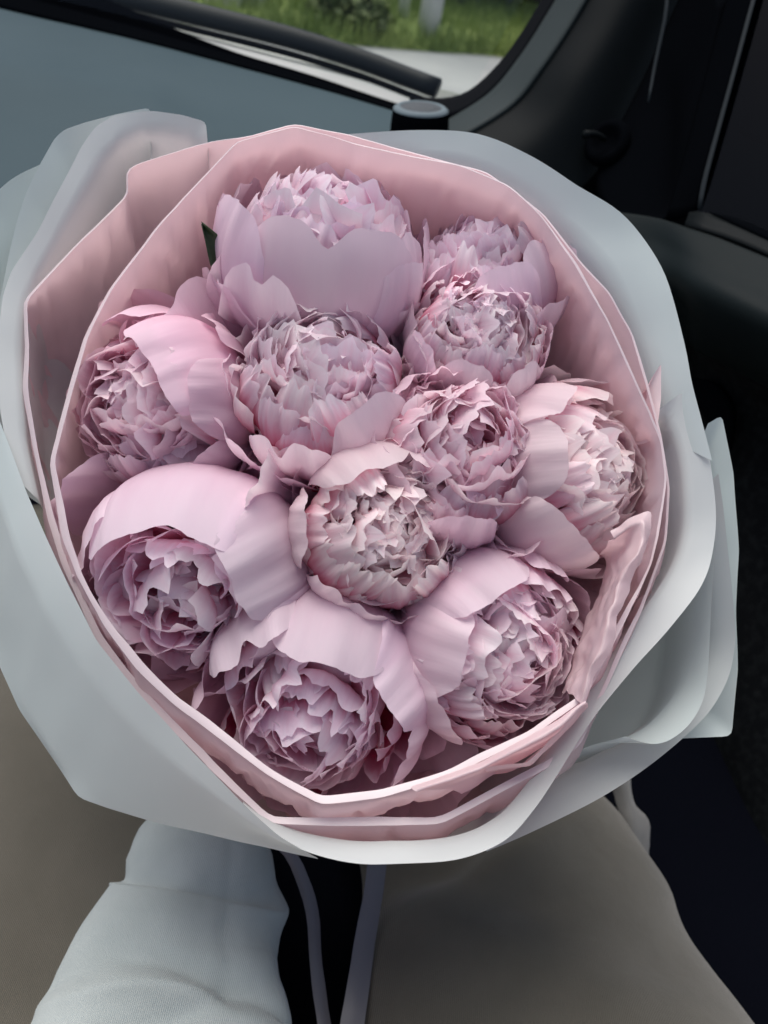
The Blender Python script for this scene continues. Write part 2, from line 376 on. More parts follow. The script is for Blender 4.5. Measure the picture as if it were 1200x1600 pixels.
# wiper: arm and blade as a long flattened bar
W0 = [(-20, -50, 1.16), (180, -8, 1.15), (330, 28, 1.14), (450, 58, 1.13), (560, 92, 1.12), (640, 122, 1.11), (684, 138, 1.10)]
M_wip = mat('wiper_plastic', (.020, .025, .028), .5, Specular_IOR_Level=.2); bump(M_wip, 300, .2)
def wiper():
    P = catmull([at(*p) for p in W0], 30); V = []
    for i, p in enumerate(P):
        T = (P[min(i + 1, 29)] - P[max(i - 1, 0)]).normalized(); X = (UP - T * UP.dot(T)).normalized(); Y = T.cross(X); h = lerp(.018, .013, i / 29)
        for a, b in ((-1, -.4), (-.6, -1), (.6, -1), (1, -.4), (1, .4), (.6, 1), (-.6, 1), (-1, .4)): V.append(p + X * a * h + Y * b * .008)
    wp = link('wiper', mesh('wiper', V, grid_faces(30, 8, True) + [tuple(range(8))[::-1], tuple(range(29 * 8, 30 * 8))]), M_wip, car)
    rub = [[p - UP * .020 for p in P], [p - UP * .030 - FWD * .004 for p in P]]
    sheet('blade_rubber', rub, M_rubber, wp, m=3, thick=.003)
wiper()
# windscreen glass
rows = [[(-260, -80, 1.075), (0, -20, 1.055), (200, 26, 1.045), (400, 82, 1.04), (610, 145, 1.025), (712, 190, 1.0)],
        [(-300, -600, .95), (0, -560, .95), (300, -520, .94), (600, -480, .92), (850, -420, .90), (1020, -380, .88)]]
sheet('windscreen', px_rows(rows, 20), M_glass, car, m=6, thick=0)
# black rubber edge of the windscreen along the pillar, and the pillar itself
rows = [[(640, 150, 1.03), (690, 155, 1.0), (735, 142, .985), (785, 95, .97), (830, 30, .95), (880, -60, .93), (1000, -300, .9)],
        [(640, 175, 1.0), (705, 182, .985), (760, 150, .965), (808, 95, .95), (850, 30, .935), (900, -60, .92), (1020, -300, .89)]]
sheet('windscreen_seal', px_rows(rows, 40), M_rubber, car, m=5, thick=.004)
rows = [[(690, 195, .99), (762, 150, .962), (808, 97, .947), (852, 30, .932), (902, -60, .915), (1030, -320, .88)],
        [(700, 225, .93), (800, 165, .915), (850, 105, .90), (900, 30, .885), (950, -60, .87), (1090, -320, .84)],
        [(720, 300, .90), (850, 215, .885), (910, 130, .87), (970, 30, .86), (1020, -60, .85), (1160, -320, .82)],
        [(760, 420, .90), (930, 270, .90), (990, 150, .89), (1060, 20, .88), (1110, -80, .87), (1250, -320, .84)]]
pt = sheet('pillar_trim', px_rows(rows[1:], 40), M_pillar, car, m=24, crinkle=.001, freq=10, thick=.004)
M_pedge = mat('pillar_edge', (.030, .040, .041), .6, Specular_IOR_Level=.15); bump(M_pedge, 800, .3, .0005, 2)
sheet('pillar_edge', px_rows([rows[0], [(x - 4, y + 4, d - .004) for x, y, d in rows[1]]], 40), M_pedge, pt, m=8, thick=.004)
rows = [[(700, 190, 1.06), (900, 130, 1.02), (1090, 60, .98)], [(740, 300, 1.04), (920, 290, 1.0), (1090, 290, .92)], [(760, 520, 1.04), (960, 450, .98), (1100, 440, .88)]]
sheet('gap_filler', px_rows(rows, 12), M_black, car, m=8, thick=.004)  # black filler added so bright outside does not show between pillar and door
# tweeter pod at the end of the dash
pc = at(657, 180, .90); pa = (UP * .75 - FWD * .65 + RT * .05)
pod = disc('speaker_pod', pc, pa, [(.0345, -.09), (.0345, -.012), (.0335, 0), (.0315, .0055), (.028, .008), (.0255, .0078)], M_black, car)
ring = disc('speaker_ring', pc, pa, [(.0325, .0052), (.0322, .0066), (.0285, .0092), (.0245, .0090), (.0243, .0078)], M_grey, pod)
M_gri = mat('speaker_mesh', (.05, .06, .07), .6); t = bump(M_gri, 420, .8, .002, 0, tex='ShaderNodeTexVoronoi')
disc('speaker_grille', pc, pa, [(.0242, .0080), (.018, .0100), (.010, .0110), (.001, .0113)], M_gri, pod)

# passenger door
def door():
    # upper roll of the door card
    rows = [[(760, 322, .92), (985, 336, .805), (1090, 364, .735), (1200, 408, .68), (1400, 490, .60)],
            [(780, 380, .90), (1000, 375, .785), (1090, 405, .71), (1200, 455, .65), (1400, 545, .57)],
            [(800, 430, .89), (1010, 430, .76), (1090, 455, .69), (1200, 505, .63), (1400, 600, .55)],
            [(820, 500, .90), (1040, 490, .775), (1100, 515, .715), (1200, 570, .66), (1400, 670, .58)],
            [(830, 560, .93), (1050, 535, .81), (1100, 550, .755), (1200, 600, .70), (1400, 700, .62)]]
    d = sheet('door', px_rows(rows, 40), M_door, car, m=40, crinkle=.0008, freq=10, thick=.006)
    rows = [[(830, 545, .935), (1050, 528, .815), (1100, 544, .76), (1200, 594, .705), (1400, 694, .63)],
            [(860, 640, .98), (1060, 620, .86), (1110, 640, .80), (1200, 680, .75), (1400, 790, .67)],
            [(860, 1000, 1.0), (1060, 1000, .86), (1110, 1000, .80), (1200, 1030, .74), (1400, 1100, .66)],
            [(860, 1400, .95), (1060, 1350, .84), (1130, 1350, .78), (1200, 1400, .72), (1400, 1500, .64)]]
    cardm = mat('door_card', (.014, .017, .019), .8); cardm.node_tree.nodes['Principled BSDF'].inputs['Specular IOR Level'].default_value = .1; bump(cardm, 500, .4, .0008); mottle(cardm, 120, (.003, .004, .005), (.010, .012, .013), lo=.45, hi=.8)
    sheet('door_card', px_rows(rows, 40), cardm, d, m=30, thick=.005)
    # pull handle recess, dark round shape
    rows = [[(1080, 590, .79), (1120, 600, .77), (1145, 640, .755), (1140, 700, .755)], [(1060, 620, .80), (1095, 635, .785), (1112, 670, .775), (1110, 710, .77)]]
    sheet('pull_handle', px_rows(rows, 14), M_black, d, m=8, thick=.01)
    # triangular mirror cover with adjuster knob
    rows = [[(940, 250, .885), (1000, 140, .875), (1045, 40, .865), (1100, -80, .85)],
            [(935, 300, .865), (1030, 190, .84), (1065, 90, .83), (1118, -60, .82)],
            [(955, 330, .845), (1040, 330, .80), (1072, 200, .79), (1125, 0, .79)],
            [(990, 345, .82), (1052, 338, .785), (1082, 240, .78), (1132, 0, .78)]]
    sheet('mirror_cover', px_rows(rows, 30), M_black, d, m=20, crinkle=.0006, freq=12, thick=.006)
    kb = at(945, 218, .86); ka = (-RT * .55 - FWD * .75 + UP * .1)
    disc('mirror_adjuster', kb - ka * .012, ka, [(.026, 0), (.026, .006), (.021, .010), (.016, .009), (.012, .004), (.001, .003)], M_black, d, 32)
    tube('adjuster_lever', [kb, kb + ka * .012 - RT * .006, kb + ka * .020 - RT * .016 - UP * .004], .003, .0045, M_pillar, d, 8, 6)
    # window frame pillar, seals, glass
    fr = [[(1042, 344, .785), (1068, 260, .78), (1105, 120, .775), (1150, -40, .77), (1200, -200, .77)],
          [(1062, 342, .775), (1085, 262, .768), (1125, 120, .763), (1170, -40, .758), (1220, -200, .755)],
          [(1085, 336, .77), (1102, 262, .763), (1142, 120, .757), (1186, -40, .752), (1238, -200, .75)]]
    f = sheet('window_frame', px_rows(fr, 30), M_black, d, m=10, thick=.006)
    ln = [[(1090, 325, .766), (1100, 270, .762), (1141, 120, .756), (1185, -40, .751), (1236, -200, .749)], [(1096, 327, .764), (1107, 272, .760), (1148, 120, .754), (1192, -40, .749), (1243, -200, .747)]]
    sheet('window_seal', px_rows(ln, 30), M_chrome, f, m=4, thick=.002)
    sheet('frame_trim', px_rows([[(1042, -160, .79), (1040, -40, .79), (1038, 20, .79), (1022, 100, .80), (1012, 160, .80)], [(1047, -160, .788), (1045, -40, .788), (1043, 20, .788), (1026, 100, .798), (1014, 160, .798)]], 16), M_chrome, f, m=3, thick=.002)
    gl = [[(1080, 326, .772), (1150, 350, .735), (1240, 390, .69), (1420, 470, .62)], [(1225, -200, .757), (1330, -200, .72), (1420, -200, .68), (1560, -200, .62)]]
    sheet('window_glass', px_rows(gl, 12), M_tint, d, m=6, thick=0)
    qb = [[(1104, 318, .775), (1150, 335, .742), (1240, 376, .695), (1420, 455, .625)], [(1100, 330, .764), (1150, 352, .731), (1240, 394, .686), (1420, 474, .615)]]
    sheet('window_sill_seal', px_rows(qb, 12), M_black, d, m=4, thick=.003)
    sl = [[(1078, 330, .772), (1150, 347, .738), (1240, 388, .692), (1420, 468, .620)], [(1070, 352, .755), (1150, 378, .715), (1240, 418, .672), (1420, 500, .60)]]
    sheet('sill_trim', px_rows(sl, 12), M_pillar, d, m=4, thick=.003)
    # small moulding on the pane's inner edge and the dark mirror housing behind it
    mb = [[(1158, 203, .80), (1200, 222, .77), (1300, 262, .72)], [(1156, 210, .80), (1200, 230, .77), (1300, 272, .72)]]
    sheet('window_bar', px_rows(mb, 10), M_black, d, m=3, thick=.004)
    # outside skin of the door, so that the window looks onto something dark
    ob = [[(1040, 330, 1.0), (1200, 300, .95), (1500, 330, .85)], [(1040, -300, 1.25), (1250, -300, 1.2), (1600, -300, 1.1)]]
    return d
DOOR = door()
# door mirror outside the window, dark housing enlarged to hide the bright ground
def mirror():
    c = at(1290, 130, 1.05); bm = bmesh.new(); bmesh.ops.create_icosphere(bm, subdivisions=3, radius=1)
    for v in bm.verts: v.co = c + RT * v.co.x * .27 + UP * v.co.y * .32 + FWD * v.co.z * .06 * (1 if v.co.z > 0 else .4)
    me = bpy.data.meshes.new('door_mirror'); bm.to_mesh(me); bm.free(); link('door_mirror', me, M_black, DOOR)
mirror()
# seat cushion, floor
seat_rows = [[(-900, 900, 1.0), (200, 1000, .92), (900, 1080, .86), (1300, 1200, .80), (1500, 1400, .72)],
             [(-900, 1200, .86), (200, 1250, .80), (900, 1300, .76), (1180, 1400, .72), (1400, 1560, .66)],
             [(-900, 1600, .72), (200, 1600, .68), (900, 1620, .64), (1180, 1660, .62), (1400, 1760, .58)],
             [(-900, 2300, .60), (200, 2300, .56), (900, 2300, .54), (1180, 2300, .52), (1400, 2300, .5)]]
sheet('seat_cushion', px_rows(seat_rows, 40), M_seat, car, m=30, crinkle=.004, freq=9, thick=.06)
sheet('footwell_floor', [[Vector((-1.2, y, .25)), Vector((.55, y, .25))] for y in (-.2, .3, .8, 1.3)], M_seat, car, m=8, thick=.02)
# unseen seat back, added behind the passenger to shade the lap
box('shade_seat_back', Vector((-.28, -.52, .42)), Vector((.24, -.38, 1.12)), M_seat, car, .05)

# ================================================================ person: legs and left arm
def person():
    bs = at(560, 2300, .55)
    p = empty('person', Vector((0, -.05, .3)))
    tag(p, 'seated person in beige trousers and white sleeve holding the bouquet on the lap', 'person')
    def sk(name, pts, edges, rads, material, sub=2, par=p):
        me = bpy.data.meshes.new(name); me.from_pydata([tuple(v) for v in pts], edges, []); o = link(name, me, material, par, smooth=False)
        md = o.modifiers.new('skin', 'SKIN'); md.use_smooth_shade = True
        for v, r in zip(me.skin_vertices[0].data, rads): v.radius = (r, r)
        me.skin_vertices[0].data[0].use_root = True
        s = o.modifiers.new('sub', 'SUBSURF'); s.levels = sub; s.render_levels = sub; return o
    # one continuous body: pelvis, spine, left arm with hand and fingers, both legs to the shins
    grip = at(528, 1000, .645)
    wrist = at(345, 1235, .622); elbow = at(185, 1950, .45); sh = Vector((-.26, -.24, 1.02))
    pel = Vector((-.02, -.16, .50)); chest = Vector((-.02, -.27, .98))
    kr = at(740, 980, .80); kl = at(150, 980, .80); hr = at(840, 1850, .60); hl = at(160, 1900, .58)
    fr = kr + Vector((0, .12, -.32)); fl = kl + Vector((0, .12, -.32))
    hd = (grip - wrist); palm = wrist + hd * .38; kn = wrist + hd * .58
    side = hd.cross(FWD).normalized()
    pts = [pel, chest, sh, elbow, wrist, palm, hl, kl, fl, hr, kr, fr]
    E = [(0, 1), (1, 2), (2, 3), (3, 4), (4, 5), (0, 6), (6, 7), (7, 8), (0, 9), (9, 10), (10, 11)]
    rad = [.10, .11, .05, .030, .022, .028, .070, .055, .045, .070, .055, .045]
    ax = (grip - at(560, 740, .42)).normalized()
    for k in range(4):                    # fingers curl round the stems
        b0 = kn + side * (k - 1.5) * .019; i = len(pts)
        c = grip + ax * (k - 1.5) * -.018
        out = (b0 - c); out = (out - ax * out.dot(ax)).normalized(); tn = ax.cross(out)
        q1 = c + out * .030 + FWD * .012; q2 = c + out * .006 + tn * .030; q3 = c - out * .022 + tn * .018
        pts += [b0, q1, q2, q3]; E += [(5, i), (i, i + 1), (i + 1, i + 2), (i + 2, i + 3)]; rad += [.0105, .0095, .0085, .007]
    i = len(pts); c = grip; b0 = palm + side * -.024
    pts += [b0, b0.lerp(grip, .55) - FWD * .030, grip - FWD * .030 + side * .01]; E += [(5, i), (i, i + 1), (i + 1, i + 2)]; rad += [.014, .011, .009]
    sk('body', pts, E, rad, M_skin)
    # trousers: two thighs
    def crease(p0, t, a, c):              # soft diagonal wrinkles across the thigh
        g = math.cos(a); h = 0
        for t0, sl_, wd, am in ((.42, -.16, .05, -.006), (.50, -.10, .05, .006), (.58, .14, .06, -.007), (.66, .22, .05, .006), (.33, -.22, .04, -.005), (.74, -.12, .06, -.006)):
            e = (t - t0 - sl_ * g) / wd; h += am * math.exp(-e * e) * (.5 + .5 * math.cos(2.0 * g + t0 * 13))
        return p0 + (p0 - c).normalized() * (h * 2.0 + .012 * noise.noise(Vector((t * 4, g * 1.3, math.sin(a) * 1.3))))
    tr = empty('trousers', p.location); tr.parent = p; tr.matrix_parent_inverse = Matrix.Translation(-p.location)
    px_tube('trouser_leg', [(560, 850, 1000, .84), (556, 850, 1180, .76), (553, 905, 1280, .72), (549, 1000, 1392, .675), (543, 1070, 1490, .635), (540, 1142, 1600, .595), (530, 1270, 1800, .54), (520, 1400, 2100, .50)], M_trouser, tr, n=90, m=110, folds=.003, freq=9, seed=3, extra=crease, squash=.75)
    px_tube('trouser_leg', [(-120, 360, 900, .86), (-150, 380, 1100, .77), (-200, 400, 1300, .68), (-230, 425, 1450, .63), (-260, 440, 1600, .59), (-280, 470, 1800, .54), (-300, 500, 2100, .50)], M_trouser, tr, n=64, m=70, folds=.007, freq=8, seed=9, squash=.75)
    tz = bpy.data.meshes.new('shade_torso'); bm = bmesh.new(); bmesh.ops.create_uvsphere(bm, u_segments=24, v_segments=16, radius=1)  # unseen torso shape, added to block light from behind the lap
    for v in bm.verts: v.co = Vector((-.02 + v.co.x * .20, -.26 + v.co.y * .12, .80 + v.co.z * .36))
    bm.to_mesh(tz); bm.free(); link('shade_torso', tz, M_sleeve, p)
    # sleeve with folded cuff
    def sl(p0, t, a, c):
        g = math.cos(a); h = 0            # long diagonal folds pulled from the cuff
        for t0, sl_, wd, am in ((.20, .10, .035, -.005), (.30, -.12, .05, .006), (.42, .16, .04, -.006), (.52, .05, .06, .006), (.62, -.18, .045, -.006), (.36, .30, .03, -.004), (.76, .12, .06, .006), (.14, -.05, .03, .003)):
            e = (t - t0 - sl_ * g - .02 * math.sin(4 * g + t0 * 20)) / wd; h += am * math.exp(-e * e) * (1 if e < 0 else math.exp(-e * .8)) * (.5 + .5 * math.cos(1.6 * g + t0 * 11))
        h += .006 * noise.noise(Vector((t * 3.2, g * 1.2, math.sin(a) * 1.2)))
        h -= .0025 * math.exp(-((g - .62) / .035) ** 2)   # lengthwise seam
        return p0 + (p0 - c).normalized() * h * 1.7 * min(1, .2 + t * 4)
    s = px_tube('jacket_sleeve', [(212, 390, 1336, .602), (200, 400, 1328, .594), (192, 408, 1336, .587), (178, 420, 1354, .581), (140, 434, 1410, .572), (85, 438, 1500, .545), (40, 456, 1600, .515), (-60, 480, 1800, .46), (-160, 480, 2050, .42)], M_sleeve, p, n=80, m=90, folds=.002, freq=11, seed=5, extra=sl, cap=False, squash=.7)
    solidify(s, .0015)
    cu = px_tube('cuff', [(226, 404, 1255, .640), (207, 414, 1280, .626), (203, 415, 1305, .617), (206, 410, 1340, .610), (215, 400, 1370, .604)], M_sleeve, s, n=64, m=24, folds=.004, freq=10, seed=2, cap=False, squash=.78)
    solidify(cu, .002)
    # open coat hem beside the right thigh
    rows = [[(885, 1262, .70), (905, 1300, .69), (935, 1345, .68), (968, 1375, .665), (985, 1400, .66)],
            [(905, 1240, .695), (928, 1290, .68), (955, 1335, .67), (975, 1362, .662), (990, 1392, .66)],
            [(925, 1222, .69), (948, 1280, .682), (966, 1320, .675), (975, 1345, .668), (988, 1385, .662)]]
    sheet('coat_hem', px_rows(rows, 24), M_coat, p, m=14, crinkle=.002, freq=40, thick=.0015)
    rows = [[(948, 1200, .70), (962, 1250, .69), (970, 1290, .68), (978, 1335, .672), (982, 1400, .665)],
            [(968, 1200, .69), (980, 1250, .682), (988, 1290, .672), (992, 1340, .666), (996, 1400, .66)],
            [(982, 1200, .70), (990, 1255, .69), (1012, 1285, .685), (1010, 1340, .68), (1008, 1400, .675)]]
    sheet('coat_hem', px_rows(rows, 24), M_coat, p, m=14, crinkle=.002, freq=40, thick=.0015)
person()

# ================================================================ bouquet
BC = at(560, 740, .42)                    # middle of the flower dome
NECK = at(530, 950, .60)
AX = (BC - NECK).normalized()
def rimd(px, py, off=0): return .405 - .2 * (py - 740) / FPX * .42 + off

def pet_attr(me, vals):
    a = me.color_attributes.new('pet', 'FLOAT_COLOR', 'POINT')
    a.data.foreach_set('color', [c for v in vals for c in v])
def petal_mesh(name, nu, nv, f):
    V = []; A = []
    for i in range(nv):
        for j in range(nu):
            u = 2 * j / (nu - 1) - 1; v = i / (nv - 1)
            V.append(f(u, v)); A.append((v, u * .5 + .5, 0, 1))
    me = mesh(name, V, grid_faces(nv, nu)); pet_attr(me, A)
    me.polygons.foreach_set('use_smooth', [True] * len(me.polygons)); return me
def ball_petal(seed, wmax, top, rs=1.0, flare=0.0, notch=0.0, ruffle=.02, jag=.02, p0=.12, drop=.55, fold=0.0, nu=17, nv=17, edge=.0, cup=.06):
    """broad cupped petal lying on a unit ball round the bloom's axis, azimuth 0"""
    ph = seed * 1.7
    def f(u, v):
        tp = top - drop * abs(u) ** 3.2 * (.8 + .4 * math.sin(ph)) - notch * math.exp(-((u - .1 * math.sin(ph)) / .16) ** 2)
        tp += jag * (noise.noise(Vector((u * 5, ph, 0))) * 2 + noise.noise(Vector((u * 17, ph, 3))) * .9) 
        ps = p0 + v * (tp - p0)
        wv = wmax * (.22 + .78 * math.sin(min(1, v * 1.25) * math.pi / 2)) * (1 - .12 * max(0, v - .75) / .25)
        az = u * wv / max(.55, math.sin(min(ps, math.pi - .2)))
        r = rs * (1 + flare * v ** 3 - cup * (1 - v) * .5) 
        r *= 1 + edge * abs(u) ** 3 * v
        r += ruffle * v ** 3 * (math.sin(u * 5.5 + ph) + .7 * math.sin(u * 11 + ph * 2)) * .8
        r += .03 * noise.noise(Vector((u * 1.8, v * 2.2, ph))) + .014 * noise.noise(Vector((u * 6, v * 4, ph))) + .007 * v * noise.noise(Vector((u * 15, v * 3, ph)))
        r += fold * math.exp(-(u / .2) ** 2) * v
        s = math.sin(ps)
        return Vector((r * s * math.cos(az), r * s * math.sin(az), -r * math.cos(ps) * .95))
    return petal_mesh('petal', nu, nv, f)
def fan_petal(seed):
    """small scoop-tipped inner petal: narrow claw, broad crinkled tip curling over"""
    rnd = random.Random(seed); ph = rnd.random() * 9; bend = rnd.uniform(.7, 1.7); wd = rnd.uniform(.20, .34); k = rnd.uniform(1.5, 4); am = rnd.uniform(.015, .06); nt = rnd.choice((0, .04, .10)); cup = rnd.uniform(.35, .9)
    def f(u, v):
        hw = .05 + wd * math.sin(min(1, v * 1.15) * math.pi / 2) ** 2.2
        ln = 1 - .26 * abs(u) ** 2.6 - nt * math.exp(-((u - .2 * math.sin(ph)) / .2) ** 2) + .035 * noise.noise(Vector((u * 4, ph, 0))) * 2 + .030 * noise.noise(Vector((u * 13, ph, 2))) 
        t = v * ln; z = t - .20 * bend * t ** 4; y = .34 * bend * t ** 3.4
        y += am * v ** 3 * math.sin(u * k * 2 + ph) + .045 * v ** 2 * noise.noise(Vector((u * 3, v * 3, ph)))
        y += cup * wd * (u * u) * v * .8
        return Vector((u * hw, y, z))
    return petal_mesh('petal', 17, 13, f)
FANS = [fan_petal(100 + k) for k in range(22)]
MIDS = [ball_petal(200 + k, random.Random(k).uniform(.26, .50), 1.72 + .85 * k / 15 + random.Random(k + 50).uniform(-.08, .08), 1, flare=random.Random(k + 9).uniform(-.12, .05), ruffle=.04, jag=.035, p0=.9, drop=.5, notch=(.12 if k % 3 == 0 else .03), nu=19, nv=13, edge=-.12) for k in range(16)]
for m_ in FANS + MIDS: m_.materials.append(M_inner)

def peony(cx, cy, rpx, depth, axis, guards, style, tint, label, seed, extra=None):
    rnd = random.Random(seed)
    c = at(cx, cy, depth); Rm = rpx / FPX * depth * 1.14
    Z = cdir(*axis); X = (RT - Z * RT.dot(Z)).normalized(); Y = Z.cross(X)
    B = Matrix((X, Y, Z)).transposed().to_4x4(); B.translation = c
    t = empty('peony', c - Z * Rm * .9); inv = t.matrix_basis.inverted()
    def add(name, me, M, col=None):
        o = bpy.data.objects.new(name, me); COL.objects.link(o); o.parent = t; o.matrix_parent_inverse = Matrix.Translation(-t.location)
        o.matrix_basis = M; k = 1 + rnd.uniform(-.04, .04); o.color = (tint[0] * k, tint[1] * k * rnd.uniform(.97, 1.03), tint[2] * k, 1); return o
    S = Matrix.Scale(Rm, 4)
    for gi, g in enumerate(guards):
        az, wd, top = g[:3]; o = g[3] if len(g) > 3 else {}
        k = dict(rs=.97 + .02 * (gi % 3), ruffle=.024, jag=.010, nu=33, nv=25, edge=-.05); k.update(o)
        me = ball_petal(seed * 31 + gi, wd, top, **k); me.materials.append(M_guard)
        add('petal', me, B @ S @ Matrix.Rotation(R(az), 4, 'Z'))
    for gi in range(6):                    # loose lower petals that fill the gaps between blooms
        az = gi * 1.05 + rnd.random(); od = X * math.cos(az) + Y * math.sin(az); ro = c - BC; ro -= AX * ro.dot(AX)
        inn = ro.length > .075 and od.dot(ro.normalized()) > .15
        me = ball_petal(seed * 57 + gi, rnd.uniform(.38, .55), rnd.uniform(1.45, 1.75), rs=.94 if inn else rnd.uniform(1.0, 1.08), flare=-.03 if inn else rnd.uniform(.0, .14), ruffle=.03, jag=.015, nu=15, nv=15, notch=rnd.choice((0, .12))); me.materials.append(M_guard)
        add('petal', me, B @ S @ Matrix.Rotation(az, 4, 'Z'))
    # middle layers: smaller cupped petals
    cupd = style == 'cup'; nm = {'cup': 24, 'dome': 44, 'messy': 32}[style]
    for i in range(nm):
        q = i / nm; sc = lerp(.95, .55 if cupd else .78, q) * rnd.uniform(.95, 1.05)
        az = i * 137.5 + rnd.uniform(-20, 20)
        tilt = Matrix.Rotation(rnd.uniform(-.22, .22), 4, 'X') @ Matrix.Rotation(rnd.uniform(-.18, .30) * (1 if not cupd else .6), 4, 'Y')
        add('petal', MIDS[max(0, min(15, int(q * 15 + rnd.uniform(-3, 3.5))))], B @ S @ Matrix.Rotation(R(az), 4, 'Z') @ tilt @ Matrix.Diagonal((sc, sc * rnd.uniform(.8, 1.1), sc * (1.0 if not cupd else .92), 1)))
    # ruffled centre
    nf = {'cup': 60, 'dome': 92, 'messy': 88}[style]
    for i in range(nf):
        th = R(72) * math.sqrt((i + .5) / nf); az = i * 2.39996 + rnd.uniform(-.3, .3); th += rnd.uniform(-.08, .08)
        d = Vector((math.sin(th) * math.cos(az), math.sin(th) * math.sin(az), math.cos(th)))
        if cupd: ln = lerp(.50, .90, min(1, th / R(50))) * rnd.uniform(.85, 1.08)
        elif style == 'dome': ln = lerp(.84, .92, min(1, th / R(50))) * rnd.uniform(.86, 1.07)
        else: ln = lerp(.74, .95, min(1, th / R(45))) * rnd.uniform(.84, 1.10)
        toC = Vector((-d.x, -d.y, .25)) if rnd.random() < .85 else Vector((d.x, d.y, .2))
        toC = toC + Vector((rnd.uniform(-.45, .45), rnd.uniform(-.45, .45), rnd.uniform(-.2, .2)))
        y = (toC - d * toC.dot(d)).normalized(); x = y.cross(d)
        Mf = Matrix((x, y, d)).transposed().to_4x4(); base = Matrix.Translation(Vector((0, 0, -.12)))
        wsc = rnd.uniform(.75, 1.25)
        add('petal', rnd.choice(FANS), B @ S @ base @ Mf @ Matrix.Diagonal((ln * wsc, ln, ln * 1.08, 1)))
    # stem, sepals and calyx below the bloom
    b0 = c - Z * Rm * .88; nk = NECK + (c - BC) * .10
    tube('stem', [c - Z * Rm * .5, b0, b0.lerp(nk, .5) - Z * .012, nk, nk - AX * .15 + (c - BC) * .12], .0042, .0036, M_stem, t)
    for k in range(3):
        a = k * 2.1 + rnd.random(); dd = X * math.cos(a) + Y * math.sin(a); sd = Z.cross(dd)
        P = [b0 + dd * .004, b0 + dd * .018 + Z * .004, b0 + dd * .030 + Z * .016]; rws = [[P[0] - sd * .004, P[1] - sd * .008, P[2] - sd * .001], P, [P[0] + sd * .004, P[1] + sd * .008, P[2] + sd * .001]]
        sheet('sepal', rws, M_stem, t, m=4, thick=.0006)
    tag(t, label, 'peony', 'pink peonies in the bouquet')
    if extra: extra(t)
    return t
def fd(px, py, off=0):
    x = (px - 560) / FPX * .43; y = (740 - py) / FPX * .43
    return .428 + .15 * y + 1.0 * (x * x + y * y) + off
def leaf1(t):
    a = at(372, 455, .45); P = catmull([a, at(352, 415, .438), at(333, 378, .430), at(314, 347, .426)], 12); nrm = (RT * .8 + UP * .5).normalized()
    wds = [.001, .004, .0065, .0078, .0082, .0080, .0073, .0062, .0048, .0033, .0018, .0003]
    rws = [[p - nrm * w_ + FWD * .002 for p, w_ in zip(P, wds)], [p + FWD * .004 for p in P], [p + nrm * w_ for p, w_ in zip(P, wds)]]
    lf = sheet('leaf', rws, M_leaf, t, m=7, thick=.0005)
FL = dict(flare=.35, rs=1.08); OP = dict(flare=.15)
lilac, pale, cream, rose = (1.0, .97, 1.02), (1.02, .99, 1.02), (1.03, 1.01, 1.0), (1.0, .92, .96)
